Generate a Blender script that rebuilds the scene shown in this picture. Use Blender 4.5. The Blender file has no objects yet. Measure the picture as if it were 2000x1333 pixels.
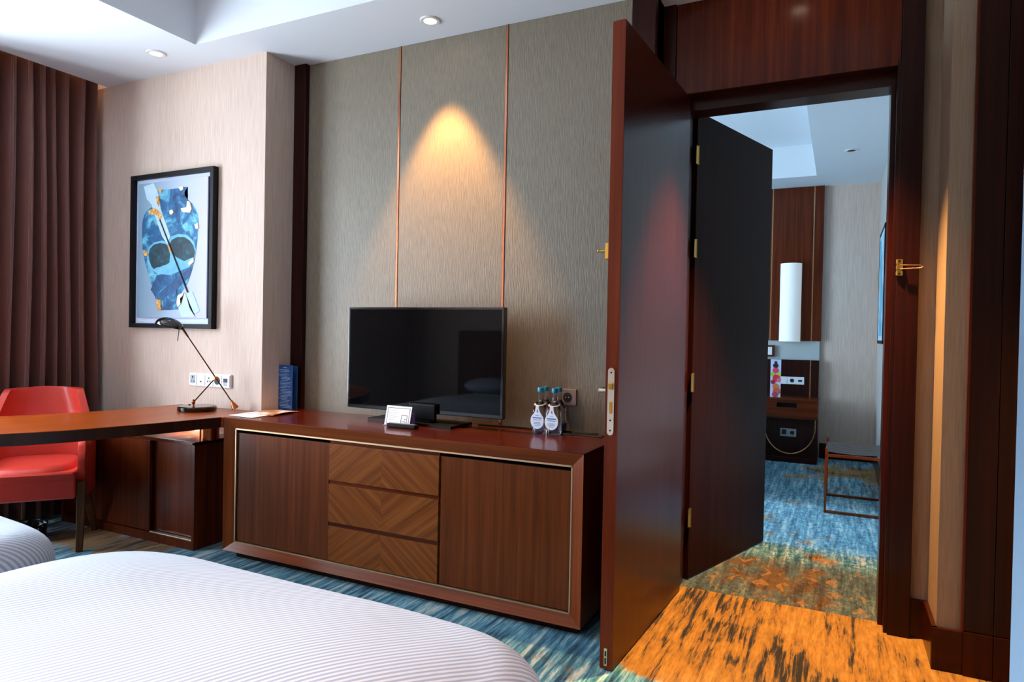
import bpy, bmesh, math, random
from mathutils import Vector, Matrix, noise as mnoise
random.seed(7)
C = bpy.context.scene.collection
SC = bpy.context.scene

def lin(c):
    c /= 255.0
    return c/12.92 if c <= .04045 else ((c+.055)/1.055)**2.4
def S(r, g, b): return (lin(r), lin(g), lin(b), 1.0)

# ------------------------------------------------------------------ camera
cam = bpy.data.cameras.new('camera'); camo = bpy.data.objects.new('camera', cam); C.objects.link(camo)
right = Vector((0.89805461, 0.43943634, 0.01984007)); down = Vector((0.02302881, -0.00192599, -0.99973295)); fwd = Vector((-0.43928077, 0.89827167, -0.01184934))
m = Matrix((right, -down, -fwd)).transposed().to_4x4(); m.translation = Vector((0, 0, 1.2308))
camo.matrix_world = m
cam.sensor_width = 36; cam.lens = 1310.17/2000*36; cam.clip_start = .02
SC.camera = camo
SC.view_settings.view_transform = 'Standard'; SC.view_settings.look = 'None'
SC.view_settings.gamma = 1; SC.view_settings.exposure = 0.12
SC.view_settings.use_curve_mapping = False
SC.cycles.max_bounces = 10; SC.cycles.diffuse_bounces = 5; SC.cycles.glossy_bounces = 5
SC.cycles.transmission_bounces = 8; SC.cycles.transparent_max_bounces = 8
SC.cycles.use_denoising = True; SC.cycles.sample_clamp_indirect = 6
SC.cycles.caustics_reflective = False; SC.cycles.caustics_refractive = False

# ------------------------------------------------------------------ daylight
w = bpy.data.worlds.new('sky'); SC.world = w; w.use_nodes = True
bg = w.node_tree.nodes['Background']; bg.inputs[0].default_value = (.70, .85, 1.0, 1); bg.inputs[1].default_value = 29.0
def light(name, kind, loc, power, col, rot=(0, 0, 0), **k):
    l = bpy.data.lights.new(name, kind); l.color = col
    if kind != 'SUN': l.energy = power
    o = bpy.data.objects.new(name, l); C.objects.link(o); o.location = loc; o.rotation_euler = rot
    for a, v in k.items(): setattr(l, a, v)
    return o
WX = -4.62                                   # plane of the window wall
WIN1 = (.36, 2.1, .2, 2.65)                # y0,y1,z0,z1 of the bedroom window
WIN2 = (4.1, 5.9, .2, 2.6)                  # the window of the room beyond
for (y0, y1, z0, z1) in (WIN1, WIN2):
    o = light('window_daylight', 'AREA', (WX-.02, (y0+y1)/2, (z0+z1)/2), 1, (1, 1, 1), (0, -math.pi/2, 0), shape='RECTANGLE', size=z1-z0, size_y=y1-y0)
    o.data.cycles.is_portal = True
su = light('low_sun', 'SUN', (-8, 2, 5), 0, (.78, .90, 1.0), (0, math.radians(-71), 0)); su.data.energy = 4.2; su.data.angle = math.radians(7)
WARM = (1.0, .52, .17)
DL = [(-3.593, 2.585, 'left', 10, 40, .9), (-1.907, 2.88, 'mid', 260, 62, .5), (-.21, 2.95, 'door', 760, 62, .6), (-1.2, -.35, 'back', 60, 110, .6), (-.75, .75, 'bed', 170, 66, .9)]  # back and bed entries are unseen spots added to warm the bed
for x, y, n, p, a, bl in DL:
    light('downlight_or_added_spot', 'SPOT', (x, y, 2.775), p, WARM if n != 'bed' else (1, .62, .45), spot_size=math.radians(a), spot_blend=bl, shadow_soft_size=.025)

light('curtain_pocket_led', 'AREA', (-4.50, 2.2, 2.985), 5, (1, .55, .25), (0, 0, 0), shape='RECTANGLE', size=.03, size_y=1.1)

# ------------------------------------------------------------------ node helpers
MATS = {}
def new(name):
    m = bpy.data.materials.new(name); m.use_nodes = True
    nt = m.node_tree; b = nt.nodes['Principled BSDF']
    return m, nt, b
def nd(nt, t, **k):
    n = nt.nodes.new('ShaderNode'+t)
    for a, v in k.items():
        if a.startswith('i_'):
            key = a[2:]; n.inputs[int(key) if key.isdigit() else key].default_value = v
        else: setattr(n, a, v)
    return n
def lk(nt, a, b): nt.links.new(a, b)
def coords(nt, scale, kind='Object', rot=(0, 0, 0)):
    tc = nd(nt, 'TexCoord'); mp = nd(nt, 'Mapping'); mp.inputs['Scale'].default_value = scale; mp.inputs['Rotation'].default_value = rot
    lk(nt, tc.outputs[kind], mp.inputs[0]); return mp.outputs[0]
def ramp(nt, fac, stops):
    r = nd(nt, 'ValToRGB'); e = r.color_ramp.elements
    while len(e) < len(stops): e.new(.5)
    for el, (p, c) in zip(e, stops): el.position = p; el.color = c
    lk(nt, fac, r.inputs[0]); return r.outputs[0]
def mix(nt, fac, a, b, mode='MIX'):
    n = nd(nt, 'Mix', data_type='RGBA', blend_type=mode)
    for i, v in ((0, fac), (6, a), (7, b)):
        if isinstance(v, (float, int)): n.inputs[i].default_value = v
        elif isinstance(v, tuple): n.inputs[i].default_value = v
        else: lk(nt, v, n.inputs[i])
    return n.outputs[2]
def mth(nt, op, a, b=None, c=None):
    n = nd(nt, 'Math', operation=op)
    for i, v in enumerate((a, b, c)):
        if v is None: continue
        if isinstance(v, (float, int)): n.inputs[i].default_value = v
        else: lk(nt, v, n.inputs[i])
    return n.outputs[0]
def noise(nt, vec, scale=1, detail=4, rough=.55, dist=0):
    n = nd(nt, 'TexNoise'); n.inputs['Scale'].default_value = scale; n.inputs['Detail'].default_value = detail
    n.inputs['Roughness'].default_value = rough; n.inputs['Distortion'].default_value = dist
    lk(nt, vec, n.inputs['Vector']); return n.outputs['Fac']
def bump(nt, b, h, strength=.2, dist=.01):
    n = nd(nt, 'Bump'); n.inputs['Strength'].default_value = strength; n.inputs['Distance'].default_value = dist
    lk(nt, h, n.inputs['Height']); lk(nt, n.outputs[0], b.inputs['Normal'])
def plain(name, col, rough=.5, metal=0, coat=0, spec=.5, **k):
    if name in MATS: return MATS[name]
    m, nt, b = new(name); b.inputs['Base Color'].default_value = col; b.inputs['Roughness'].default_value = rough
    b.inputs['Metallic'].default_value = metal; b.inputs['Coat Weight'].default_value = coat; b.inputs['Specular IOR Level'].default_value = spec
    # faint procedural unevenness so that no surface is perfectly flat
    v = coords(nt, (1, 1, 1)); f = noise(nt, v, 60, 3)
    rr = nd(nt, 'MapRange'); rr.inputs[3].default_value = max(0, rough-.03); rr.inputs[4].default_value = min(1, rough+.03)
    lk(nt, f, rr.inputs[0]); lk(nt, rr.outputs[0], b.inputs['Roughness'])
    for a, val in k.items(): b.inputs[a.replace('_', ' ')].default_value = val
    MATS[name] = m; return m
def wood(name, dark, mid, light_, axis='Z', rough=.3, coat=.35, chevron=0, cx=0, spec=.22, tint=(1, .80, .70, 1)):
    coat *= .3
    if name in MATS: return MATS[name]
    m, nt, b = new(name)
    sc = {'X': (.6, 22, 22), 'Y': (22, .6, 22), 'Z': (22, 22, .6)}[axis]
    fs = {'X': (3, 150, 150), 'Y': (150, 3, 150), 'Z': (150, 150, 3)}[axis]
    if chevron:
        tc = nd(nt, 'TexCoord'); sp = nd(nt, 'SeparateXYZ'); lk(nt, tc.outputs['Object'], sp.inputs[0])
        ax = mth(nt, 'ABSOLUTE', mth(nt, 'SUBTRACT', sp.outputs[0], cx))
        # direction along the grain and across it, mirrored about the middle of the drawer
        u = mth(nt, 'ADD', mth(nt, 'MULTIPLY', ax, .80), mth(nt, 'MULTIPLY', sp.outputs[2], -.60*chevron))
        v = mth(nt, 'ADD', mth(nt, 'MULTIPLY', ax, .60), mth(nt, 'MULTIPLY', sp.outputs[2], .80*chevron))
        side = mth(nt, 'MULTIPLY', mth(nt, 'GREATER_THAN', sp.outputs[0], cx), 3.7)
        cb = nd(nt, 'CombineXYZ'); lk(nt, u, cb.inputs[0]); lk(nt, v, cb.inputs[1]); lk(nt, side, cb.inputs[2])
        m1 = nd(nt, 'Mapping'); m1.inputs['Scale'].default_value = (.8, 26, 1); lk(nt, cb.outputs[0], m1.inputs[0])
        m2 = nd(nt, 'Mapping'); m2.inputs['Scale'].default_value = (3, 170, 1); lk(nt, cb.outputs[0], m2.inputs[0])
        v1, v2 = m1.outputs[0], m2.outputs[0]
    else:
        v1, v2 = coords(nt, sc), coords(nt, fs)
    f = noise(nt, v1, 1.6, 5, .6, .25); g = noise(nt, v2, 1, 3, .6)
    c = ramp(nt, f, [(.25, dark), (.50, mid), (.78, light_)])
    g2 = ramp(nt, g, [(.30, (.72, .68, .66, 1)), (.65, (1.08, 1.08, 1.08, 1))])
    c2 = mix(nt, .75, c, g2, 'MULTIPLY')
    lk(nt, c2, b.inputs['Base Color']); b.inputs['Roughness'].default_value = rough
    b.inputs['Coat Weight'].default_value = coat; b.inputs['Coat Roughness'].default_value = .16; b.inputs['Specular IOR Level'].default_value = spec; b.inputs['Specular Tint'].default_value = tint; b.inputs['Coat Tint'].default_value = tint
    bump(nt, b, g, .08, .002)
    MATS[name] = m; return m

# ------------------------------------------------------------------ materials
def wallpaper(name, c1, c2, vs=(230, 230, 6), bs=.25):
    m, nt, b = new(name); v = coords(nt, vs); f = noise(nt, v, 1, 4, .6)
    c = ramp(nt, f, [(.32, c1), (.68, c2)]); lk(nt, c, b.inputs['Base Color']); b.inputs['Roughness'].default_value = .75
    b.inputs['Specular IOR Level'].default_value = .25
    bump(nt, b, f, bs, .003); return m
M = {}
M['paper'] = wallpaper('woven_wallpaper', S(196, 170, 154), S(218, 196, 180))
M['paper_door'] = wallpaper('shaded_beige_wallpaper', S(146, 126, 106), S(166, 146, 126))  # weaker window light by the door is put into this darker paper
M['paper_grey'] = wallpaper('grey_wallpaper', S(170, 160, 152), S(190, 182, 176))
def panel_mat():
    m, nt, b = new('taupe_panel_cloth'); v = coords(nt, (190, 190, 16)); f = noise(nt, v, 1, 2, .5, .4)
    c = ramp(nt, f, [(.3, S(112, 101, 85)), (.7, S(132, 120, 101))]); lk(nt, c, b.inputs['Base Color'])
    b.inputs['Roughness'].default_value = .48; b.inputs['Specular IOR Level'].default_value = .5
    bump(nt, b, f, .55, .004); return m
M['panel'] = panel_mat()
M['white'] = plain('ceiling_paint', S(222, 224, 227), .85, spec=.2)
M['greyband'] = plain('grey_wall_paint', S(175, 180, 178), .8)
WD, WM, WL = S(54, 18, 7), S(88, 34, 13), S(112, 50, 20)
M['wz'] = wood('walnut_vertical', WD, WM, WL, 'Z')
M['wx'] = wood('walnut_lengthwise', WD, S(92, 38, 16), S(120, 56, 24), 'X', .26)
M['wy'] = wood('walnut_crosswise', WD, S(98, 42, 20), S(130, 66, 32), 'Y', .3)
M['dz'] = wood('dark_stained_door_wood', S(32, 7, 4), S(52, 15, 7), S(68, 24, 10), 'Z', .3, .4, tint=(1, .70, .60, 1))
M['dx'] = wood('dark_stained_frame_wood', S(32, 7, 4), S(52, 15, 7), S(68, 24, 10), 'X', .28, .4)
M['vz'] = wood('dark_trim_wood', S(24, 7, 7), S(40, 13, 10), S(54, 20, 14), 'Z', .3, .3)
M['edge'] = wood('door_edge_wood', S(84, 24, 8), S(108, 38, 12), S(124, 50, 18), 'Z', .35, .3)
M['cz'] = wood('sideboard_door_veneer', S(76, 32, 12), S(102, 48, 19), S(124, 64, 28), 'Z', .33, .25)
M['fz'] = wood('sideboard_frame_upright', S(92, 36, 12), S(124, 56, 20), S(146, 74, 30), 'Z', .28, .4)
M['fx'] = wood('sideboard_frame_rail', S(92, 36, 12), S(124, 56, 20), S(146, 74, 30), 'X', .28, .4)
M['topx'] = wood('sideboard_top_veneer', S(56, 14, 7), S(74, 24, 11), S(92, 34, 17), 'X', .22, .5)
M['desk'] = wood('desk_top_veneer', S(120, 44, 8), S(154, 66, 14), S(180, 90, 24), 'Y', .3, .35)
M['leg'] = wood('chair_leg_wood', S(50, 28, 16), S(84, 52, 32), S(108, 70, 44), 'Z', .4, .2)
M['brass'] = plain('brushed_brass', S(206, 160, 116), .28, 1)
M['rose'] = plain('rose_gold_metal', S(222, 140, 104), .22, 1)
M['gold'] = plain('polished_brass', S(226, 178, 84), .25, 1)
M['steel'] = plain('satin_nickel', S(232, 222, 200), .3, 1)
M['copper'] = plain('copper_metal', S(170, 84, 48), .25, 1)
M['bronze'] = plain('dark_bronze', S(70, 40, 30), .25, 1)
M['black'] = plain('gloss_black', S(10, 10, 12), .12, 0, .3)
M['blackm'] = plain('matt_black', S(10, 10, 11), .5, spec=.2)
M['screen'] = plain('dark_glass_screen', S(3, 3, 5), .03, 0, 0, .16)
M['plastic'] = plain('white_plastic', S(228, 228, 230), .35)
M['plasticg'] = plain('grey_socket_plastic', S(150, 135, 128), .4)
M['dark'] = plain('dark_slot', S(12, 12, 16), .6)
M['lightgrey'] = plain('light_grey_socket', S(150, 152, 156), .4)
M['card'] = plain('white_card', S(236, 238, 244), .5)
M['ink'] = plain('dark_ink', S(30, 34, 48), .6)
M['inkb'] = plain('blue_ink', S(60, 120, 190), .6)
M['inkl'] = plain('pale_print', S(150, 195, 235), .6)
M['tent'] = plain('blue_card', S(22, 74, 138), .5)
M['cap'] = plain('turquoise_cap', S(22, 130, 170), .3)
M['label'] = plain('blue_bottle_label', S(20, 50, 150), .4)
M['skin'] = plain('coral_leather', S(206, 60, 46), .34, 0, .1, .4)
M['seam'] = plain('pale_coral_piping', S(226, 120, 116), .4)
M['trimwhite'] = plain('downlight_ring', S(220, 215, 210), .4)
M['strap'] = plain('black_strap', S(22, 26, 32), .35)
def emis(name, col, s):
    m, nt, b = new(name); b.inputs['Base Color'].default_value = col
    b.inputs['Emission Color'].default_value = col; b.inputs['Emission Strength'].default_value = s; return m
M['bulb'] = emis('lit_bulb', (1, .85, .62, 1), 14)
M['sconce'] = emis('opal_shade', S(235, 238, 236), .25)
def glass(name, col, rough=0.02, ior=1.45):
    m, nt, b = new(name); b.inputs['Base Color'].default_value = col; b.inputs['Transmission Weight'].default_value = 1
    b.inputs['Roughness'].default_value = rough; b.inputs['IOR'].default_value = ior; return m
M['glass'] = glass('bottle_glass', (.86, .93, .97, 1))
def pane_mat(tint=(1, 1, 1, 1)):
    m, nt, b = new('window_pane'); out = nt.nodes['Material Output']
    t = nd(nt, 'BsdfTransparent'); t.inputs[0].default_value = tint; g = nd(nt, 'BsdfGlossy'); g.inputs['Roughness'].default_value = .02
    mx = nd(nt, 'MixShader'); mx.inputs[0].default_value = .06
    lk(nt, t.outputs[0], mx.inputs[1]); lk(nt, g.outputs[0], mx.inputs[2]); lk(nt, mx.outputs[0], out.inputs[0]); return m
M['pane'] = pane_mat(); M['pane2'] = pane_mat((.80, .90, .96, 1))
def curtain_mat():
    m, nt, b = new('brown_curtain_cloth'); v = coords(nt, (300, 300, 300)); f = noise(nt, v, 1, 2)
    c = ramp(nt, f, [(.3, S(86, 42, 30)), (.7, S(112, 58, 42))]); lk(nt, c, b.inputs['Base Color'])
    b.inputs['Roughness'].default_value = .6; b.inputs['Sheen Weight'].default_value = .4; bump(nt, b, f, .1, .001); return m
M['curtain'] = curtain_mat()
def duvet_mat():
    m, nt, b = new('striped_white_sateen')
    v = coords(nt, (1, 1, 1), rot=(0, 0, math.radians(27.2)))
    wv = nd(nt, 'TexWave', wave_type='BANDS', bands_direction='X', wave_profile='SIN'); wv.inputs['Scale'].default_value = 22.8
    wv.inputs['Distortion'].default_value = 0; lk(nt, v, wv.inputs['Vector'])
    c = ramp(nt, wv.outputs['Fac'], [(.35, S(138, 147, 164)), (.6, S(182, 189, 198))])
    lk(nt, c, b.inputs['Base Color']); b.inputs['Roughness'].default_value = .55; b.inputs['Sheen Weight'].default_value = .2
    bump(nt, b, wv.outputs['Fac'], .12, .002); return m
M['duvet'] = duvet_mat()
def carpet(name, blue_bias, box=None, lozenge=False, seed=0):
    m, nt, b = new(name); tc = nd(nt, 'TexCoord'); P = tc.outputs['Object']
    def mp(s, loc=(0, 0, 0), rot=0):
        n = nd(nt, 'Mapping'); n.inputs['Scale'].default_value = s; n.inputs['Location'].default_value = loc; n.inputs['Rotation'].default_value = (0, 0, rot)
        lk(nt, P, n.inputs[0]); return n.outputs[0]
    big = noise(nt, mp((1.1, .9, 1), (seed, seed*2, 0)), 1.3, 4, .6, .6)
    st = noise(nt, mp((30, 2.2, 1), (seed, 0, 0), .10), 1, 6, .72, .25)
    st2 = noise(nt, mp((75, 14, 1), (3, seed, 0)), 1, 3, .7)
    fine = noise(nt, mp((420, 300, 1)), 1, 2, .6)
    mid = noise(nt, mp((7, 4.5, 1), (seed*3, 9, 0)), 1, 5, .7, .8)
    if lozenge: st = mth(nt, 'ADD', mth(nt, 'MULTIPLY', st, .62), mth(nt, 'MULTIPLY', noise(nt, mp((34, 22, 1), (2, 7, 0)), 1, 4, .7, .6), .38))
    blue = ramp(nt, st, [(.36, S(12, 40, 58)), (.44, S(44, 104, 128)), (.53, S(100, 164, 184)), (.60, S(196, 204, 192))])
    blotch = noise(nt, mp((2.2, 1.3, 1), (5, seed, 0)), 1.2, 3, .6, .8)
    sg = nd(nt, 'MapRange'); sg.inputs[1].default_value = .42; sg.inputs[2].default_value = .58; sg.inputs[3].default_value = -.02; sg.inputs[4].default_value = .10; lk(nt, blotch, sg.inputs[0])
    st_o = mth(nt, 'ADD', st, sg.outputs[0])
    och = ramp(nt, st_o, [(.41, S(38, 36, 34)), (.46, S(84, 68, 46)), (.50, S(142, 104, 44)), (.60, S(164, 120, 48)), (.74, S(176, 138, 72))])
    zone = mth(nt, 'ADD', mth(nt, 'MULTIPLY', big, 1.0), mth(nt, 'MULTIPLY', mid, .55))
    if box:                                  # woven ochre field of the carpet design
        sp = nd(nt, 'SeparateXYZ'); lk(nt, P, sp.inputs[0])
        tot = None
        for (x0, x1, y0, y1, s) in box:
            def ss(c, a, e0):
                n = nd(nt, 'MapRange', interpolation_type='SMOOTHSTEP'); n.inputs[1].default_value = a; n.inputs[2].default_value = e0; lk(nt, c, n.inputs[0]); return n.outputs[0]
            bx = mth(nt, 'MULTIPLY', mth(nt, 'MULTIPLY', ss(sp.outputs[0], x0-.12, x0+.12), ss(sp.outputs[0], x1+.12, x1-.12)),
                     mth(nt, 'MULTIPLY', ss(sp.outputs[1], y0-.12, y0+.12), ss(sp.outputs[1], y1+.12, y1-.12)))
            bx = mth(nt, 'MULTIPLY', bx, s); tot = bx if tot is None else mth(nt, 'ADD', tot, bx)
        zone = mth(nt, 'ADD', zone, tot)
    zf = nd(nt, 'MapRange', interpolation_type='SMOOTHSTEP'); zf.inputs[1].default_value = blue_bias; zf.inputs[2].default_value = blue_bias+.14; lk(nt, zone, zf.inputs[0])
    c = mix(nt, zf.outputs[0], blue, och)
    if lozenge:
        vv = mp((1, 1, 1), (0, 0, 0))
        sp2 = nd(nt, 'SeparateXYZ'); lk(nt, vv, sp2.inputs[0])
        a = mth(nt, 'PINGPONG', mth(nt, 'MULTIPLY', sp2.outputs[0], 9.0), .5); d = mth(nt, 'PINGPONG', mth(nt, 'MULTIPLY', sp2.outputs[1], 5.6), .5)
        dia = mth(nt, 'LESS_THAN', mth(nt, 'ADD', a, d), .40)
        gate = mth(nt, 'GREATER_THAN', mid, .53)
        ly = nd(nt, 'MapRange', interpolation_type='SMOOTHSTEP'); ly.inputs[1].default_value = 4.15; ly.inputs[2].default_value = 3.9; lk(nt, sp2.outputs[1], ly.inputs[0])
        dk = mix(nt, mth(nt, 'MULTIPLY', ly.outputs[0], .72), c, S(62, 46, 30))  # brown near the seam, partly the door leaf's shade put into the carpet
        c = mix(nt, mth(nt, 'MULTIPLY', mth(nt, 'MULTIPLY', dia, gate), ly.outputs[0]), dk, mix(nt, .45, S(158, 116, 66), dk))
    c = mix(nt, .5, c, ramp(nt, st2, [(.35, (.45, .45, .45, 1)), (.6, (1.15, 1.15, 1.15, 1))]), 'MULTIPLY')
    c = mix(nt, .5, c, ramp(nt, fine, [(.3, (.6, .6, .6, 1)), (.7, (1.2, 1.2, 1.2, 1))]), 'MULTIPLY')
    lk(nt, c, b.inputs['Base Color']); b.inputs['Roughness'].default_value = .95; b.inputs['Specular IOR Level'].default_value = .1; b.inputs['Sheen Weight'].default_value = .15
    bump(nt, b, fine, .5, .004); return m
M['carpet'] = carpet('streaked_blue_ochre_carpet', .88, [(-.72, .8, 2.42, 3.6, .6), (-4.1, -3.3, 2.2, 2.6, .3)])
M['carpet2'] = carpet('mottled_blue_carpet', .845, [(-.4, .4, 6.1, 7.4, .12)], True, 4)

# ------------------------------------------------------------------ geometry helpers
class MB:
    def __init__(s): s.bm = bmesh.new()
    def box(s, x0, x1, y0, y1, z0, z1, bev=0, seg=2):
        t = bmesh.new(); bmesh.ops.create_cube(t, size=1)
        for v in t.verts: v.co = Vector(((x0+x1)/2+v.co.x*(x1-x0), (y0+y1)/2+v.co.y*(y1-y0), (z0+z1)/2+v.co.z*(z1-z0)))
        if bev: bmesh.ops.bevel(t, geom=t.edges[:], offset=bev, segments=seg, affect='EDGES', profile=.7)
        return s.add(t)
    def add(s, t, mat=None):
        if mat is not None: t.transform(mat)
        me = bpy.data.meshes.new('t'); t.to_mesh(me); t.free(); s.bm.from_mesh(me); bpy.data.meshes.remove(me); return s
    def poly(s, pts): s.bm.faces.new([s.bm.verts.new(p) for p in pts]); return s
    def cyl(s, p0, p1, r0, r1=None, n=20, cap=True):
        r1 = r0 if r1 is None else r1; p0, p1 = Vector(p0), Vector(p1); d = p1-p0
        t = bmesh.new(); bmesh.ops.create_cone(t, cap_ends=cap, segments=n, radius1=r0, radius2=r1, depth=d.length)
        return s.add(t, Matrix.Translation((p0+p1)/2) @ d.to_track_quat('Z', 'Y').to_matrix().to_4x4())
    def sph(s, c, r, sc=(1, 1, 1), n=20):
        t = bmesh.new(); bmesh.ops.create_uvsphere(t, u_segments=n, v_segments=n//2, radius=r)
        return s.add(t, Matrix.Translation(c) @ Matrix.Diagonal((*sc, 1)))
    def tube(s, pts, r, n=10, closed=False):
        pts = [Vector(p) for p in pts]; N = len(pts); rings = []; up = None
        for i, p in enumerate(pts):
            a = pts[(i-1) % N] if (closed or i > 0) else p; b = pts[(i+1) % N] if (closed or i < N-1) else p
            d = (b-a).normalized()
            if up is None:
                up = Vector((0, 0, 1)) if abs(d.z) < .9 else Vector((1, 0, 0))
            u = d.cross(up).normalized(); v = u.cross(d).normalized(); up = v
            rings.append([s.bm.verts.new(p+(u*math.cos(2*math.pi*k/n)+v*math.sin(2*math.pi*k/n))*r) for k in range(n)])
        for i in range(N if closed else N-1):
            A, B = rings[i], rings[(i+1) % N]
            for k in range(n): s.bm.faces.new((A[k], A[(k+1) % n], B[(k+1) % n], B[k]))
        if not closed: s.bm.faces.new(rings[0][::-1]); s.bm.faces.new(rings[-1])
        return s
    def lathe(s, prof, c=(0, 0, 0), n=28, caps=True):
        rings = [[s.bm.verts.new((c[0]+r*math.cos(2*math.pi*k/n), c[1]+r*math.sin(2*math.pi*k/n), c[2]+z)) for k in range(n)] for r, z in prof]
        for A, B in zip(rings, rings[1:]):
            for k in range(n): s.bm.faces.new((A[k], A[(k+1) % n], B[(k+1) % n], B[k]))
        if caps: s.bm.faces.new(rings[0][::-1]); s.bm.faces.new(rings[-1])
        return s
    def prism(s, pts, f0, f1):               # pts 2-d; f0/f1 map (u,v)->xyz for the two faces
        a = [s.bm.verts.new(f0(*p)) for p in pts]; b = [s.bm.verts.new(f1(*p)) for p in pts]; n = len(pts)
        s.bm.faces.new(a); s.bm.faces.new(b[::-1])
        for k in range(n): s.bm.faces.new((a[k], b[k], b[(k+1) % n], a[(k+1) % n]))
        return s
    def grid(s, nu, nv, f, closed_u=False):
        vs = [[s.bm.verts.new(f(i/(nu-1 if not closed_u else nu), j/(nv-1))) for j in range(nv)] for i in range(nu)]
        for i in range(nu if closed_u else nu-1):
            for j in range(nv-1):
                s.bm.faces.new((vs[i][j], vs[(i+1) % nu][j], vs[(i+1) % nu][j+1], vs[i][j+1]))
        return s
BASE = {}
def empty(name, loc, label=None, cat=None, group=None, kind=None, rot=0):
    o = bpy.data.objects.new(name, None); C.objects.link(o); o.location = loc; o.rotation_euler = (0, 0, rot); o.empty_display_size = .05
    tag(o, label, cat, group, kind); BASE[o.name] = Vector(loc) if not rot else None
    return o
def tag(o, label=None, cat=None, group=None, kind=None):
    if label: o['label'] = label
    if cat: o['category'] = cat
    if group: o['group'] = group
    if kind: o['kind'] = kind
    return o
def obj(name, mb, mat, parent=None, smooth=False, base=None, local=False, label=None, angle=40):
    me = bpy.data.meshes.new(name); bm = mb.bm
    bmesh.ops.remove_doubles(bm, verts=bm.verts, dist=1e-6) if smooth else None
    bmesh.ops.recalc_face_normals(bm, faces=bm.faces)
    o = bpy.data.objects.new(name, me); C.objects.link(o)
    off = Vector((0, 0, 0))
    if parent is not None:
        o.parent = parent
        b = BASE.get(parent.name)
        if b is not None and not local: off = b
        BASE[o.name] = off if not local else None
        if local: BASE[o.name] = None
    elif base is not None:
        off = Vector(base); o.location = off; BASE[o.name] = off
    else: BASE[o.name] = Vector((0, 0, 0))
    if off.length: bmesh.ops.translate(bm, verts=bm.verts, vec=-off)
    bm.to_mesh(me); bm.free()
    me.materials.append(M[mat] if isinstance(mat, str) else mat)
    if smooth:
        me.polygons.foreach_set('use_smooth', [True]*len(me.polygons))
        try: me.set_sharp_from_angle(angle=math.radians(angle))
        except Exception: pass
    if label: o['label'] = label
    return o
def dup(root, loc=None, label=None, rot=None):
    r = root.copy(); C.objects.link(r)
    if loc is not None: r.location = loc
    if rot is not None: r.rotation_euler = rot
    if label: r['label'] = label
    for ch in list(root.children):
        c = ch.copy(); C.objects.link(c); c.parent = r
        for g in list(ch.children):
            d = g.copy(); C.objects.link(d); d.parent = c
    return r
def struct(name, mb, mat, parent=None, **k): return tag(obj(name, mb, mat, parent, **k), kind='structure' if parent is None else None)

# ------------------------------------------------------------------ room shell
H = 2.812
YB = -.85                                     # wall behind the beds
struct('floor', MB().box(WX, 1.2, YB, 3.335, -.06, 0), 'carpet')
struct('floor', MB().box(WX, 1.2, 3.335, 7.75, -.06, 0), 'carpet2')
def ceiling(x0, x1, y0, y1, rx0, rx1, ry0, ry1, top=3.12):
    b = MB()
    b.box(x0, rx0, y0, y1, H, H+.06).box(rx1, x1, y0, y1, H, H+.06).box(rx0, rx1, y0, ry0, H, H+.06).box(rx0, rx1, ry1, y1, H, H+.06)
    b.box(rx0-.05, rx0, ry0-.05, ry1+.05, H+.06, top).box(rx1, rx1+.05, ry0-.05, ry1+.05, H+.06, top)
    b.box(rx0, rx1, ry0-.05, ry0, H+.06, top).box(rx0, rx1, ry1, ry1+.05, H+.06, top)
    b.box(rx0-.05, rx1+.05, ry0-.05, ry1+.05, top, top+.05)
    return b
struct('ceiling', ceiling(-4.41, 1.2, YB, 3.46, -3.281, .15, 0.2, 2.6), 'white')
struct('ceiling', ceiling(WX, 1.2, 3.46, 7.75, -3.9, -.24, 4.25, 7.118), 'white')
# pocket over the curtains
struct('ceiling', MB().box(WX-.05, -4.41, YB, 3.46, 3.0, 3.05).box(-4.41, -4.39, YB, 3.46, H+.06, 3.05), 'white')
# window wall with two openings
def wall_win(y0, y1, W):
    b = MB(); a, c, z0, z1 = W; x0, x1 = WX-.2, WX
    b.box(x0, x1, y0, a, -.06, 3.05).box(x0, x1, c, y1, -.06, 3.05).box(x0, x1, a, c, -.06, z0).box(x0, x1, a, c, z1, 3.05); return b
struct('wall_left', wall_win(YB, 3.35, WIN1), 'paper')
struct('wall_left', wall_win(3.35, 7.85, WIN2), 'paper')
for n, (a, c, z0, z1) in enumerate((WIN1, WIN2), 1):
    wdw = empty('window_%d' % n, (WX-.12, (a+c)/2, z0), kind='structure')
    b = MB(); X0, X1 = WX-.15, WX-.09
    b.box(X0, X1, a, c, z0, z0+.05).box(X0, X1, a, c, z1-.05, z1).box(X0, X1, a, a+.05, z0, z1).box(X0, X1, c-.05, c, z0, z1).box(X0, X1, (a+c)/2-.025, (a+c)/2+.025, z0, z1)
    obj('window_frame', b, 'blackm', wdw)
    obj('pane', MB().box(WX-.125, WX-.119, a+.05, (a+c)/2-.025, z0+.05, z1-.05), 'pane' if n == 1 else 'pane2', wdw); obj('pane', MB().box(WX-.125, WX-.119, (a+c)/2+.025, c-.05, z0+.05, z1-.05), 'pane' if n == 1 else 'pane2', wdw)
    obj('window_sill', MB().box(WX-.09, WX+.03, a, c, z0-.03, z0), 'white', wdw)
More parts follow.
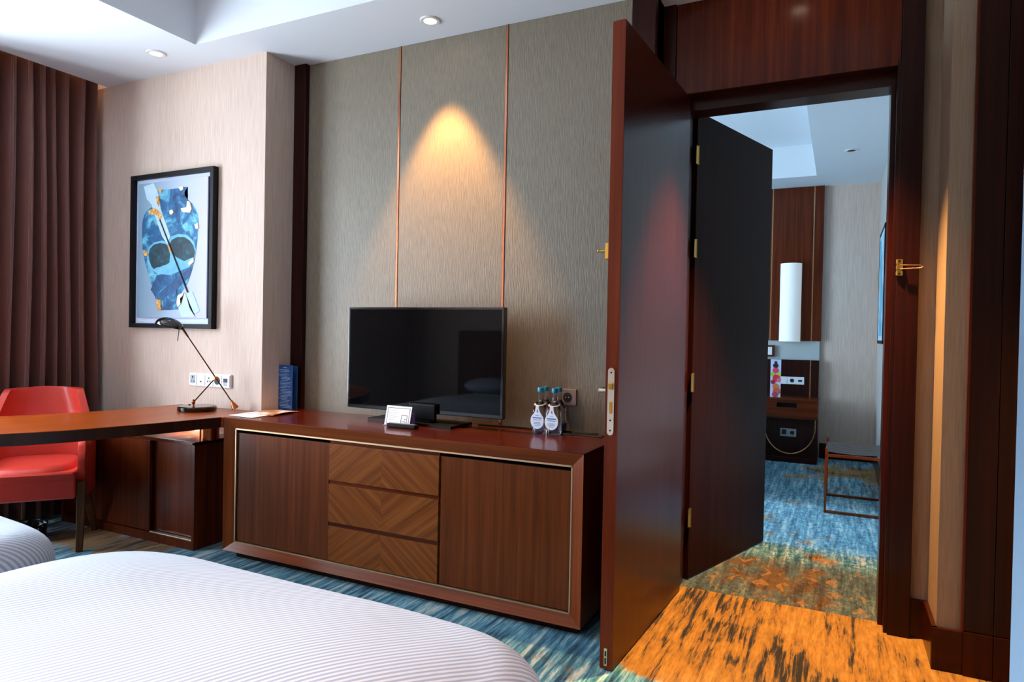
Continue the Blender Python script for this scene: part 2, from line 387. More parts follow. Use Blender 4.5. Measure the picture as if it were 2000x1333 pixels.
# front wall: picture bay, panelled bay, door bay
struct('wall_front', MB().box(WX-.05, -2.98, 2.83, 3.46, 0, H).box(-2.98, -.793, 3.095, 3.46, 0, H), 'paper')
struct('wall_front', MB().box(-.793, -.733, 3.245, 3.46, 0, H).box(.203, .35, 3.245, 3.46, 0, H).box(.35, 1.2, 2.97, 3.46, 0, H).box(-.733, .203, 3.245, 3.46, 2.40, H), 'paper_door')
pn = empty('wall_front', (-1.9, 3.08, .0), kind='structure')
for x0, x1 in ((-2.892, -2.236), (-2.226, -1.571), (-1.561, -.905)):
    obj('panel', MB().box(x0+.001, x1-.001, 3.08, 3.097, 0, H, .004), 'panel', pn)
struct('trim_1', MB().box(-2.2365, -2.2255, 3.0765, 3.096, 0, H), 'rose')
struct('trim_2', MB().box(-1.5715, -1.5605, 3.0765, 3.096, 0, H), 'rose')
struct('trim_3', MB().box(-2.981, -2.892, 3.05, 3.1, 0, H, .003), 'vz')
struct('trim_4', MB().box(-.905, -.793, 3.055, 3.246, 0, H, .003), 'vz')
# wood above and beside the door
struct('trim_5', MB().box(-.731, .2, 3.225, 3.25, 2.382, H), wood('door_head_veneer', S(58, 17, 7), S(88, 30, 11), S(108, 44, 16), 'Z', .24, .4))
struct('trim_6', MB().box(-.812, -.735, 3.215, 3.25, 0, H, .003), 'dz')
struct('trim_7', MB().box(.203, .285, 3.205, 3.25, 0, H, .003), 'vz')
fr = empty('trim_8', (-.24, 3.35, 0), kind='structure')
obj('jamb', MB().box(.19, .2035, 3.222, 3.47, 0, 2.4), 'vz', fr); obj('jamb', MB().box(-.7335, -.72, 3.222, 3.47, 0, 2.4), 'vz', fr)
obj('jamb', MB().box(-.72, .19, 3.232, 3.47, 2.38, 2.401), 'dx', fr)
obj('door_stop', MB().box(.172, .19, 3.30, 3.42, 0, 2.38, .002), 'dz', fr); obj('door_stop', MB().box(-.72, -.683, 3.30, 3.405, 0, 2.38, .002), 'dz', fr)
obj('door_stop', MB().box(-.683, .172, 3.30, 3.42, 2.322, 2.38), 'dx', fr)
struct('trim_9', MB().box(.432, .5225, 2.952, 2.972, .165, H, .002).box(.5245, .66, 2.952, 2.972, .165, H, .002), 'vz')
struct('trim_10', MB().box(.432, .5225, 2.946, 2.972, 0, .163, .002).box(.5245, .66, 2.946, 2.972, 0, .163, .002), 'dz')
struct('trim_11', MB().box(.424, .432, 2.95, 2.97, .16, H), 'wz')
struct('baseboard_front', MB().box(.286, .352, 3.228, 3.25, 0, .158, .002).box(.334, .352, 2.95, 3.23, 0, .158, .002).box(.334, .432, 2.952, 2.972, 0, .158, .002), 'dx')
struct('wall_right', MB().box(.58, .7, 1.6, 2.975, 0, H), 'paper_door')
struct('wall_right', MB().box(.3115, .7, YB, 1.6, 0, H), plain('blue_daylit_paint', S(112, 136, 158), .7))  # daylight's blue cast is put into this wall's colour
struct('wall_back', MB().box(WX, .7, YB-.1, YB, 0, 3.0), 'paper')
# room beyond
struct('wall_right', MB().box(.335, .45, 3.46, 7.75, 0, H), 'paper_grey')
struct('wall_back', MB().box(WX-.2, .45, 7.65, 7.75, 0, H), 'paper')
struct('wall_front', MB().box(WX, -.80, 3.455, 3.475, 0, H).box(.24, .336, 3.455, 3.475, 0, H), 'paper')
struct('baseboard_back', MB().box(-.17, .335, 7.63, 7.655, 0, .155, .003), 'vz')
struct('baseboard_right', MB().box(.322, .336, 3.6, 7.63, 0, .155, .003), 'vz')

# ------------------------------------------------------------------ connecting doors
def leaf_box(L, T, z0, z1): return MB().box(0, T, 0, L, z0, z1, .002)
a1 = math.atan2(-(3.262-2.35), -(-.668+.718))      # direction from hinge to free edge of the first leaf
def door(name, hinge, free, top, side):
    hx, hy = hinge; fx, fy = free; L = math.hypot(fx-hx, fy-hy); ang = math.atan2(fy-hy, fx-hx)
    r = empty(name, (hx, hy, 0), kind='structure', rot=ang)   # local +X runs along the leaf; +Y on its left
    return r, L
d1, L1 = door('door_1', (-.668, 3.262), (-.718, 2.35), 2.371, -1)
T = .049                                            # leaf lies on local -Y ... the -X side of the room
# local frame of door 1: +X towards the camera, +Y towards +x world; the leaf occupies y -T..0
f1 = MB().box(0, L1-.003, -T, 0, .008, 2.371, .0015)
lf = obj('door_leaf', f1, 'dz', d1, local=True)
obj('edge_band', MB().box(L1-.003, L1, -T, 0, .008, 2.371, .0012), 'edge', d1, local=True)
lp = MB(); cy = -.026
pts = [(cy+.0125*math.cos(a), 1.099+.0125*math.sin(a)) for a in [math.pi*k/10 for k in range(11)]]+[(cy-.0125*math.cos(a), .878-.0125*math.sin(a)) for a in [math.pi*k/10 for k in range(11)]]
lp.prism(pts, lambda u, v: (L1+.0003, u, v), lambda u, v: (L1+.0035, u, v))
lpo = obj('lock_plate', lp, 'steel', d1, local=True)
obj('latch_bolt', MB().box(L1+.003, L1+.012, cy-.0085, cy+.0085, 1.033, 1.056, .002), 'gold', lpo, local=True)
obj('dead_bolt', MB().box(L1+.003, L1+.006, cy-.005, cy+.006, .945, .988, .001), 'gold', lpo, local=True)
for z in (1.094, .92, .883): obj('screw', MB().cyl((L1+.003, cy, z), (L1+.0046, cy, z), .0032, n=12), 'bronze', lpo, local=True)
hd = MB().cyl((L1-.06, -T-.004, 1.022), (L1-.06, -T, 1.022), .025).cyl((L1-.06, -T-.045, 1.022), (L1-.06, -T, 1.022), .008).tube([(L1-.06, -T-.045, 1.022), (L1-.075, -T-.052, 1.022), (L1-.19, -T-.052, 1.020)], .009)
obj('door_handle', hd, 'steel', d1, local=True, smooth=True)
hd = MB().cyl((L1-.06, -T-.0005, .945), (L1-.06, -T-.006, .945), .02)
obj('thumb_turn', hd, 'steel', d1, local=True)
gl = MB().box(L1-.035, L1-.004, -T-.014, -T, 1.508, 1.568, .003).cyl((L1-.02, -T-.045, 1.540), (L1-.02, -T, 1.540), .004).sph((L1-.02, -T-.046, 1.542), .006)
obj('guard_stud', gl, 'gold', d1, local=True)
fb = MB().box(L1-.0005, L1+.002, -.032, -.02, .02, .085, .001)
fbo = obj('flush_bolt', fb, 'steel', d1, local=True)
obj('bolt_slot', MB().box(L1+.0015, L1+.003, -.029, -.023, .028, .05).box(L1+.0015, L1+.003, -.029, -.023, .056, .075), 'dark', fbo, local=True)
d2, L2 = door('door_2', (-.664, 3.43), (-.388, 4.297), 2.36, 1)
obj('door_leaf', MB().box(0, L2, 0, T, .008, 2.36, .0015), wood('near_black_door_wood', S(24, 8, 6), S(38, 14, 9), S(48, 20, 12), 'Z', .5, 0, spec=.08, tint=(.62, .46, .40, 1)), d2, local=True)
for z in (2.137, 1.672, 1.0, .321):
    hg = MB().cyl((-.006, -.006, z-.045), (-.006, -.006, z+.045), .0075, n=12)
    for k in (-.045, 0.0, .045): hg.cyl((-.006, -.006, z+k-.002), (-.006, -.006, z+k+.002), .009, n=12)
    ho = obj('hinge', hg, 'gold', d2, local=True)
    obj('hinge_plate', MB().box(-.03, -.004, -.012, -.009, z-.045, z+.045), 'gold', ho, local=True)
# brass guard on the right casing
g = empty('door_guard', (.213, 3.205, 1.534), 'polished brass swing-bar door guard screwed to the dark right door casing', 'door guard')
pl = MB().box(.2, .226, 3.197, 3.205, 1.500, 1.520, .004).box(.203, .222, 3.195, 3.205, 1.5, 1.568, .002).box(.2, .226, 3.197, 3.205, 1.548, 1.568, .004).box(.2, .226, 3.193, 3.205, 1.524, 1.543, .003)
obj('guard_plate', pl, 'gold', g)
bp = [(.215, 3.188, 1.543), (.285, 3.185, 1.541), (.296, 3.184, 1.535), (.285, 3.185, 1.529), (.215, 3.188, 1.527)]
obj('swing_bar', MB().tube(bp, .0025), 'brass', g, smooth=True)
for z in (1.56, 1.508): obj('screw', MB().cyl((.213, 3.193, z), (.213, 3.197, z), .004, n=10), 'bronze', g)

# ------------------------------------------------------------------ curtain
def curtain():
    def f(u, v):
        y = 1.80+u*(2.775-1.80); z = .012+v*2.93
        ph = 2*math.pi*u*11+1.1*math.sin(u*9)+.35*math.sin(v*3+u*14)
        amp = .078*(1-.25*v)+.014*math.sin(u*23)
        s = math.sin(ph)
        x = -4.495+amp*s+.012*math.sin(2*ph+1)
        y2 = y+.014*math.sin(2*ph)+.01*math.sin(5*v+u*8)
        if u > .93: x += .035*(u-.93)/.07
        return (x, min(y2, 2.79), z)
    return MB().grid(420, 26, f)
ct = empty('curtain', (-4.47, 2.2, 0), 'floor-length brown pleated curtain hanging at the left wall behind the coral chair', 'curtain')
co = obj('curtain_cloth', curtain(), 'curtain', ct, smooth=True, angle=180)
sm = co.modifiers.new('s', 'SOLIDIFY'); sm.thickness = .004
obj('curtain_track', MB().box(-4.49, -4.46, YB, 2.8, 2.945, 2.965), 'plastic', ct)

# ------------------------------------------------------------------ downlights
def downlight(x, y, label, lit=True):
    r = empty('downlight', (x, y, H), label, 'ceiling light', 'recessed ceiling downlights')
    ring = MB().lathe([(.030, -.002), (.034, -.007), (.048, -.007), (.052, -.003), (.052, 0.001), (.030, 0.001)], (x, y, H), 36, False)
    obj('trim_ring', ring, 'trimwhite', r, smooth=True)
    obj('bulb', MB().lathe([(.0005, -.0045), (.031, -.0045), (.031, .0)], (x, y, H), 28, False), 'bulb' if lit else 'blackm', r)
downlight(-3.593, 2.585, 'small lit recessed downlight in the ceiling above the picture and curtain corner')
downlight(-1.907, 2.88, 'lit recessed downlight in the ceiling above the television panels')
downlight(.048, 6.269, 'dark unlit recessed downlight in the ceiling of the room beyond the doors', False)
downlight(-.21, 2.95, 'lit recessed downlight just outside the top of the photo, over the doorway')

# ------------------------------------------------------------------ picture
def picture(name, x0, x1, z0, z1, yf, yw, label):
    r = empty(name, ((x0+x1)/2, yw, z0), label, 'picture'); fw = .028
    b = MB().box(x0, x1, yf, yw, z0, z0+fw, .002).box(x0, x1, yf, yw, z1-fw, z1, .002).box(x0, x0+fw, yf, yw, z0+fw, z1-fw, .002).box(x1-fw, x1, yf, yw, z0+fw, z1-fw, .002)
    obj('picture_frame', b, 'blackm', r)
    obj('mount_board', MB().box(x0+fw, x1-fw, yw-.012, yw-.004, z0+fw, z1-fw), plain('white_mount', S(205, 212, 235), .7), r)
    return r
pic = picture('wall_picture', -4.108, -3.353, 1.219, 2.187, 2.79, 2.829, 'black framed print of a blue vase with two dark hollows, hanging on the beige wall')
def art_bg():
    m, nt, b = new('print_paper'); tc = nd(nt, 'TexCoord'); sp = nd(nt, 'SeparateXYZ'); lk(nt, tc.outputs['Object'], sp.inputs[0])
    n = nd(nt, 'MapRange'); n.inputs[1].default_value = -.3; n.inputs[2].default_value = .3; lk(nt, sp.outputs[0], n.inputs[0])
    c = ramp(nt, n.outputs[0], [(0, S(118, 146, 166)), (.6, S(166, 180, 198)), (1, S(190, 188, 202))]); lk(nt, c, b.inputs['Base Color']); b.inputs['Roughness'].default_value = .8; return m
def blot(name, stops, sc=9):
    m, nt, b = new(name); v = coords(nt, (1, 1, 1)); f = noise(nt, v, sc, 6, .65, .7)
    lk(nt, ramp(nt, f, stops), b.inputs['Base Color']); b.inputs['Roughness'].default_value = .6; return m
M['artblue'] = blot('blue_pigment', [(.3, S(8, 40, 78)), (.5, S(24, 92, 138)), (.66, S(110, 192, 212))])
M['arthollow'] = blot('dark_teal_pigment', [(.3, S(6, 26, 36)), (.55, S(14, 54, 66)), (.75, S(38, 100, 112))], 14)
M['arthalo'] = blot('pale_blue_pigment', [(.3, S(78, 150, 190)), (.7, S(120, 190, 214))], 12)
M['artgold'] = blot('gold_leaf', [(.35, S(150, 96, 40)), (.55, S(214, 160, 84)), (.7, S(238, 210, 160))], 40)
M['artcream'] = blot('cream_leaf', [(.3, S(240, 214, 170)), (.7, S(246, 240, 232))], 40)
M['arttape'] = blot('grey_wash', [(.3, S(160, 196, 216)), (.7, S(196, 214, 226))], 12)
M['artband'] = blot('navy_wash', [(.3, S(10, 34, 74)), (.7, S(40, 100, 150))], 16)
YP = 2.80
obj('print_sheet', MB().box(-4.045, -3.405, YP, YP+.012, 1.283, 2.132), art_bg(), pic)
obj('sheet_edge', MB().box(-3.405, -3.396, YP-.003, YP+.012, 1.283, 2.128), plain('navy_edge', S(30, 26, 66), .6), pic)
ART = {'vase': [(-3.87, 2.081), (-3.815, 2.082), (-3.739, 2.079), (-3.663, 2.079), (-3.583, 2.082), (-3.613, 2.055), (-3.61, 2.03), (-3.581, 2.003), (-3.544, 1.979), (-3.511, 1.944), (-3.491, 1.909), (-3.484, 1.867), (-3.486, 1.809), (-3.494, 1.743), (-3.503, 1.677), (-3.518, 1.619), (-3.539, 1.561), (-3.571, 1.494), (-3.619, 1.444), (-3.649, 1.402), (-3.664, 1.377), (-3.653, 1.336), (-3.723, 1.331), (-3.839, 1.33), (-3.855, 1.377), (-3.894, 1.464), (-3.935, 1.552), (-3.97, 1.632), (-3.994, 1.711), (-4.004, 1.799), (-4.002, 1.887), (-3.985, 1.934), (-3.95, 1.967), (-3.891, 1.985), (-3.859, 2.005), (-3.846, 2.025)],
 'oval1': [(-3.935, 1.679), (-3.923, 1.717), (-3.886, 1.742), (-3.828, 1.75), (-3.776, 1.742), (-3.741, 1.719), (-3.733, 1.676), (-3.739, 1.625), (-3.767, 1.613), (-3.799, 1.608), (-3.825, 1.6), (-3.857, 1.598), (-3.883, 1.587), (-3.907, 1.608), (-3.926, 1.639)],
 'oval2': [(-3.742, 1.736), (-3.719, 1.765), (-3.669, 1.78), (-3.607, 1.777), (-3.558, 1.754), (-3.527, 1.723), (-3.511, 1.685), (-3.517, 1.652), (-3.549, 1.647), (-3.574, 1.639), (-3.604, 1.63), (-3.642, 1.643), (-3.686, 1.662), (-3.718, 1.697)],
 'halo': [(-3.953, 1.679), (-3.936, 1.727), (-3.886, 1.755), (-3.809, 1.765), (-3.751, 1.749), (-3.726, 1.787), (-3.657, 1.799), (-3.583, 1.789), (-3.521, 1.744), (-3.502, 1.693), (-3.520, 1.619), (-3.554, 1.595), (-3.628, 1.575), (-3.728, 1.548), (-3.843, 1.557), (-3.916, 1.587), (-3.947, 1.631)],
 'band': [(-3.913, 1.46), (-3.856, 1.55), (-3.772, 1.557), (-3.739, 1.505), (-3.841, 1.438), (-3.866, 1.412)], 'band2': [(-3.854, 1.421), (-3.727, 1.505), (-3.554, 1.586), (-3.553, 1.536), (-3.688, 1.445), (-3.789, 1.403), (-3.839, 1.364)],
 'tape': [(-3.989, 2.114), (-3.894, 2.128), (-3.864, 2.085), (-3.847, 2.051), (-3.826, 1.964), (-3.733, 1.787), (-3.757, 1.737), (-3.809, 1.791), (-3.89, 1.942), (-3.911, 1.995), (-3.958, 2.033)], 'tape2': [(-3.582, 1.427), (-3.527, 1.443), (-3.462, 1.327), (-3.5, 1.31), (-3.549, 1.343)], 'tape3': [(-3.661, 1.377), (-3.588, 1.436), (-3.549, 1.343), (-3.499, 1.29), (-3.622, 1.29)],
 'gold': [[(-3.854, 2.085), (-3.813, 2.081), (-3.821, 2.062), (-3.847, 2.064)], [(-3.941, 1.955), (-3.891, 1.972), (-3.852, 1.961), (-3.809, 1.92), (-3.824, 1.89), (-3.866, 1.927), (-3.93, 1.935)], [(-3.869, 2.044), (-3.838, 2.042), (-3.833, 2.003), (-3.845, 1.978), (-3.863, 2.009)], [(-3.989, 1.711), (-3.954, 1.708), (-3.935, 1.674), (-3.971, 1.674)], [(-3.757, 1.737), (-3.731, 1.729), (-3.712, 1.691), (-3.73, 1.683)], [(-3.856, 1.399), (-3.812, 1.394), (-3.806, 1.331), (-3.841, 1.33)]],
 'cream': [[(-3.66, 2.084), (-3.62, 2.085), (-3.619, 2.067), (-3.644, 2.062)], [(-3.581, 1.994), (-3.56, 1.987), (-3.54, 1.945), (-3.555, 1.923), (-3.623, 1.93), (-3.636, 1.952), (-3.586, 1.957)], [(-3.738, 1.945), (-3.711, 1.95), (-3.703, 1.93), (-3.723, 1.919), (-3.738, 1.928)], [(-3.511, 1.848), (-3.485, 1.855), (-3.48, 1.821), (-3.501, 1.822)], [(-3.561, 1.62), (-3.519, 1.648), (-3.516, 1.623), (-3.555, 1.599)], [(-3.652, 1.419), (-3.6, 1.44), (-3.606, 1.419), (-3.631, 1.402), (-3.624, 1.368), (-3.651, 1.351), (-3.661, 1.377)]]}
lay = [0]
def art(name, polys, mat):
    lay[0] += 1; y0 = YP-.0004*lay[0]; b = MB()
    for P in polys: b.prism(P, lambda u, v: (u, y0, v), lambda u, v: (u, YP+.001, v))
    bmesh.ops.triangulate(b.bm, faces=[f for f in b.bm.faces if len(f.verts) > 4])
    return obj(name, b, mat, pic)
art('painted_vase', [ART['vase']], 'artblue'); art('painted_band', [ART['band']], 'artband'); art('painted_band', [ART['band2']], 'artband')
art('painted_halo', [ART['halo']], 'arthalo'); art('painted_hollow', [ART['oval1']], 'arthollow'); art('painted_hollow', [ART['oval2']], 'arthollow')
for q in ('tape', 'tape2', 'tape3'): art('grey_wash_strip', [ART[q]], 'arttape')
for q in ART['gold']: art('gold_fleck', [q], 'artgold')
for q in ART['cream']: art('cream_fleck', [q], 'artcream')
art('ink_line', [[(-3.831, 1.895), (-3.825, 1.895), (-3.564, 1.44), (-3.569, 1.438)]], 'ink')
# picture in the room beyond, seen edge-on on the right wall
p2 = empty('wall_picture', (.335, 6.98, 1.2), 'framed blue and white print seen at a steep angle on the wall beyond the doorway', 'picture')
x0, x1, a, c, z0, z1 = .322, .334, 6.55, 7.41, 1.2, 2.24
obj('picture_frame', MB().box(x0, x1, a, c, z0, z0+.03).box(x0, x1, a, c, z1-.03, z1).box(x0, x1, a, a+.03, z0, z1).box(x0, x1, c-.03, c, z0, z1), 'blackm', p2)
obj('mount_board', MB().box(x1-.009, x1-.002, a+.03, c-.03, z0+.03, z1-.03), plain('pale_blue_mount', S(190, 214, 226), .6), p2)
def art2():
    m, nt, b = new('blue_white_print'); v = coords(nt, (3, 3, 1.6)); f = noise(nt, v, 1.5, 5, .6, .8)
    lk(nt, ramp(nt, f, [(.3, S(20, 80, 130)), (.45, S(70, 170, 205)), (.58, S(200, 224, 232)), (.7, S(150, 110, 70))]), b.inputs['Base Color']); return m
obj('print_sheet', MB().box(x1-.011, x1-.009, a+.07, c-.07, z0+.07, z1-.07), art2(), p2)

# ------------------------------------------------------------------ wall sockets
def plate(name, x0, x1, z0, z1, y, n, label, mat='plastic', cat='socket', t=.012):
    r = empty(name, ((x0+x1)/2, y, z0), label, cat); wdt = (x1-x0)/n
    obj('backing_plate', MB().box(x0, x1, y-t, y, z0, z1, .003), mat, r)
    return r, wdt
r, wd = plate('wall_socket', -3.566, -3.216, .872, .951, 2.829, 5, 'white five-gang wall socket plate behind the desk lamp')
for k in range(5):
    a = -3.566+wd*k+.003
    mo = obj('socket_module', MB().box(a, a+wd-.006, 2.812, 2.818, .878, .945, .002), 'plastic', r)
    cx, cz = a+wd/2-.003, .912
    if k == 0:
        obj('socket_face', MB().box(cx-.02, cx+.02, 2.8105, 2.8125, .888, .938), 'lightgrey', mo)
        obj('socket_hole', MB().box(cx-.004, cx+.004, 2.809, 2.811, .92, .932).box(cx-.016, cx-.006, 2.809, 2.811, .898, .902).box(cx+.006, cx+.016, 2.809, 2.811, .898, .902), 'dark', mo)
    elif k == 1: obj('socket_hole', MB().box(cx-.007, cx+.007, 2.8105, 2.8125, .897, .905), 'dark', mo)
    elif k == 2: obj('socket_hole', MB().box(cx-.003, cx+.003, 2.8105, 2.8125, .918, .93).box(cx-.014, cx-.006, 2.8105, 2.8125, .9, .91).box(cx+.006, cx+.014, 2.8105, 2.8125, .9, .91), 'dark', mo)
    elif k == 3: obj('socket_hole', MB().cyl((cx, 2.8125, cz), (cx, 2.8105, cz), .024), 'dark', mo)
    else:
        obj('socket_hole', MB().box(cx-.018, cx+.016, 2.8105, 2.8125, .904, .928), 'ink', mo)
        obj('socket_face', MB().box(cx-.018, cx+.012, 2.8105, 2.8125, .884, .902), 'lightgrey', mo)
r, wd = plate('wall_socket', -1.222, -1.148, .882, .962, 3.08, 1, 'pinkish grey wall socket behind the water bottles, right of the television', 'plasticg')
mo = obj('socket_module', MB().cyl((-1.192, 3.0685, .921), (-1.192, 3.067, .921), .024), 'dark', r)
obj('socket_pin', MB().cyl((-1.2, 3.068, .921), (-1.2, 3.0655, .921), .003, n=8).cyl((-1.184, 3.068, .921), (-1.184, 3.0655, .921), .003, n=8), 'gold', mo)

# ------------------------------------------------------------------ sideboard
X0, X1, Y0, Y1, ZT = -2.943, -.912, 2.54, 3.048, .75
sbd = empty('sideboard', (-1.9275, 2.8, 0), 'long reddish-brown wooden sideboard with chevron drawers, standing under the television', 'sideboard')
ins = .057; zi0, zi1 = .085, .693
# mitred sloping picture-frame rails: outer edge at the front face, inner edge set back
def rail(o0, o1, i0, i1, back0, back1):
    b = MB(); v = [b.bm.verts.new(p) for p in (o0, o1, i1, i0)]; b.bm.faces.new(v); return b
def frame_part(pts_outer, pts_inner, depth):
    b = MB(); A = [b.bm.verts.new((x, Y0, z)) for x, z in pts_outer]; B = [b.bm.verts.new((x, Y0+.028, z)) for x, z in pts_inner]
    Ab = [b.bm.verts.new((x, depth, z)) for x, z in pts_outer]; Bb = [b.bm.verts.new((x, depth, z)) for x, z in pts_inner]
    b.bm.faces.new((A[0], A[1], B[1], B[0])); b.bm.faces.new((A[0], A[1], Ab[1], Ab[0])); b.bm.faces.new((B[0], B[1], Bb[1], Bb[0]))
    b.bm.faces.new((Ab[0], Ab[1], Bb[1], Bb[0])); b.bm.faces.new((A[0], B[0], Bb[0], Ab[0])); b.bm.faces.new((A[1], B[1], Bb[1], Ab[1])); return b
O = dict(tl=(X0, ZT-.001), tr=(X1, ZT-.001), br=(X1, .042), bl=(X0, .042)); I = dict(tl=(X0+ins, zi1), tr=(X1-ins, zi1), br=(X1-ins, zi0), bl=(X0+ins, zi0))
for a, b_, mt in (('tl', 'tr', 'fx'), ('tr', 'br', 'fz'), ('br', 'bl', 'fx'), ('bl', 'tl', 'fz')):
    obj('frame_rail', frame_part((O[a], O[b_]), (I[a], I[b_]), 3.046), mt, sbd)
obj('top_panel', MB().box(X0, X1, Y0+.004, Y1, ZT-.001, ZT+.0015), 'topx', sbd)
ce = MB()
ce.box(X0+.06, X1-.06, 3.03, 3.044, .09, .69).box(-2.262, -2.236, Y0+.06, 3.03, .09, .69).box(-1.618, -1.600, Y0+.06, 3.03, .09, .69)
ce.box(X0+ins, X1-ins, Y0+.09, 3.03, .675, .695).box(X0+ins, X1-ins, Y0+.06, 3.03, .078, .088)
obj('carcass', ce, 'vz', sbd)
obj('plinth', MB().box(X0+.05, X1-.03, Y0+.05, 3.04, 0, .043), 'vz', sbd)
# thin brass inlay round the opening
b = MB(); xx0, xx1 = X0+ins, X1-ins; yb = Y0+.026
b.box(xx0-.001, xx1+.001, yb, yb+.01, zi1-.006, zi1+.001).box(xx0-.001, xx1+.001, yb, yb+.01, zi0-.001, zi0+.004).box(xx0-.001, xx0+.005, yb, yb+.01, zi0, zi1).box(xx1-.005, xx1+.001, yb, yb+.01, zi0, zi1)
obj('brass_inlay', b, plain('pale_brass', S(232, 196, 156), .42, 1), sbd)
yd = Y0+.036
obj('door', MB().box(X0+ins+.01, -2.252, yd, yd+.02, .092, .669, .001), 'cz', sbd); obj('door', MB().box(-1.603, X1-ins-.01, yd, yd+.02, .092, .669, .001), 'cz', sbd)
cxd = (-2.246-1.611)/2
for z0, z1, ch in ((.489, .669, 1), (.283, .470, -1), (.092, .262, 1)):
    mt = wood('chevron_veneer_'+('a' if z0 > .4 else 'b' if z0 > .2 else 'c'), S(96, 46, 16), S(124, 66, 26), S(150, 88, 40), 'Z', .34, .2, chevron=ch, cx=cxd+1.9275)
    dr = obj('drawer', MB().box(-2.246, -1.611, yd-.006, yd+.014, z0, z1, .0012), mt, sbd)
    obj('finger_groove', MB().box(-2.246, -1.611, yd+.002, yd+.03, z1, z1+.018), 'wx', dr)

# ------------------------------------------------------------------ desk, curved
def catmull(P, n=8):
    out = []; P = [P[0]]+P+[P[-1]]
    for i in range(1, len(P)-2):
        for k in range(n):
            t = k/n; a, b, c, d = P[i-1:i+3]
            out.append(tuple(.5*((2*b[j])+(c[j]-a[j])*t+(2*a[j]-5*b[j]+4*c[j]-d[j])*t*t+(-a[j]+3*b[j]-3*c[j]+d[j])*t**3) for j in range(len(b))))
    out.append(tuple(P[-2])); return out
far = catmull([(-3.657, 2.829), (-3.668, 2.64), (-3.69, 2.42), (-3.755, 2.18), (-3.872, 1.93), (-4.02, 1.68)])
near = catmull([(-4.0, 1.12), (-3.75, 1.18), (-3.47, 1.36), (-3.262, 1.62), (-3.142, 1.83), (-3.072, 2.06), (-3.03, 2.22), (-2.965, 2.538)])
desk = empty('writing_desk', (-3.4, 2.2, 0), 'curved wooden writing desk with a copper support, running from the wall past the coral chair', 'desk')
DP = [(-2.948, 2.829)]+far+near+[(-2.9482, 2.538)]
b = MB(); b.prism(DP, lambda u, v: (u, v, .75), lambda u, v: (u, v, .694))
bmesh.ops.triangulate(b.bm, faces=[f for f in b.bm.faces if len(f.verts) > 4])
obj('desk_top', b, 'desk', desk)
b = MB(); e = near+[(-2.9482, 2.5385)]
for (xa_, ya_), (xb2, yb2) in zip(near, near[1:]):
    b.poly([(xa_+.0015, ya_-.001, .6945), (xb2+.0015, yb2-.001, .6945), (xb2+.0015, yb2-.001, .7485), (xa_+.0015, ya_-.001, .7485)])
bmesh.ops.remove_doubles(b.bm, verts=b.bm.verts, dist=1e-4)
eo = obj('shaded_desk_edge', b, 'vz', desk); md = eo.modifiers.new('s', 'SOLIDIFY'); md.thickness = .0012  # strip along the front edge, shade put into its dark colour
b = MB(); b.lathe([(.052, .596), (.052, .6935)], (-3.196, 2.66, 0), 32); obj('support_post', b, 'copper', desk, smooth=True)
b = MB(); b.box(-4.0, -3.96, 1.2, 1.62, 0, .694, .004); obj('end_panel', b, 'wz', desk)
pk = empty('puck_light', (-3.46, 2.735, .694), 'small round lit lamp under the desk top, over the low cabinet', 'lamp')
obj('puck_body', MB().lathe([(.001, -.008), (.028, -.008), (.032, -.004), (.032, 0), (.001, 0)], (-3.46, 2.735, .6935), 24), 'trimwhite', pk, smooth=True)
light('puck_lamp', 'SPOT', (-3.46, 2.735, .682), 12, (1, .86, .66), spot_size=math.radians(140), spot_blend=.3, shadow_soft_size=.015)
# low cabinet under the desk
cb = empty('low_cabinet', (-3.75, 2.68, 0), 'low dark wooden cabinet with sliding doors, tucked under the writing desk', 'cabinet')
cX0, cX1, cY = -4.36, -3.160, 2.535
b = MB().box(cX1-.02, cX1, cY, 2.829, 0, .594, .001).box(cX0, cX0+.02, cY, 2.829, 0, .594, .001).box(cX0+.02, cX1-.02, cY, 2.829, 0, .05).box(cX0+.02, cX1-.02, 2.8, 2.829, .05, .594)
obj('carcass', b, 'wz', cb)
obj('cabinet_top', MB().box(cX0, cX1, cY, 2.829, .5785, .597, .001), wood('cabinet_top_gloss', WD, WM, WL, 'X', .12, .6), cb)
obj('sliding_door', MB().box(-4.335, -3.54, cY+.006, cY+.024, .055, .574, .001), 'wz', cb)
obj('sliding_door', MB().box(-3.56, -3.182, cY+.036, cY+.052, .055, .574, .001), 'wz', cb)
obj('door_track', MB().box(-3.535, -3.185, cY+.008, cY+.03, .05, .0535), 'steel', cb)

# ------------------------------------------------------------------ desk lamp
lm = empty('desk_lamp', (-3.30, 2.66, .75), 'black and bronze adjustable desk lamp standing on the writing desk', 'lamp')
obj('lamp_base', MB().lathe([(.100, .75), (.104, .755), (.104, .774), (.099, .779), (.001, .780)], (-3.30, 2.66, 0), 48), 'black', lm, smooth=True)
obj('toggle_switch', MB().sph((-3.365, 2.66, .781), .007, (1, 1, .5)), 'bronze', lm)
kb = Vector((-3.32, 2.65, .798)); cr = Vector((-3.209, 2.704, .939)); cw0 = Vector((-3.125, 2.746, .809)); cw1 = Vector((-3.103, 2.756, .768)); at = Vector((-3.384, 2.62, 1.222))
obj('stem', MB().cyl((kb.x, kb.y, .779), kb, .006).sph(kb, .011).sph(kb+Vector((0, 0, .012)), .006), 'copper', lm, smooth=True)
obj('lower_arm', MB().cyl(kb, cr, .0038, n=12).sph(cr, .009), 'bronze', lm, smooth=True)
ua = obj('upper_arm', MB().cyl(at, cw0, .0036, n=12).cyl(at, at+(cw0-at)*.12, .007, .005, n=12), 'bronze', lm, smooth=True)
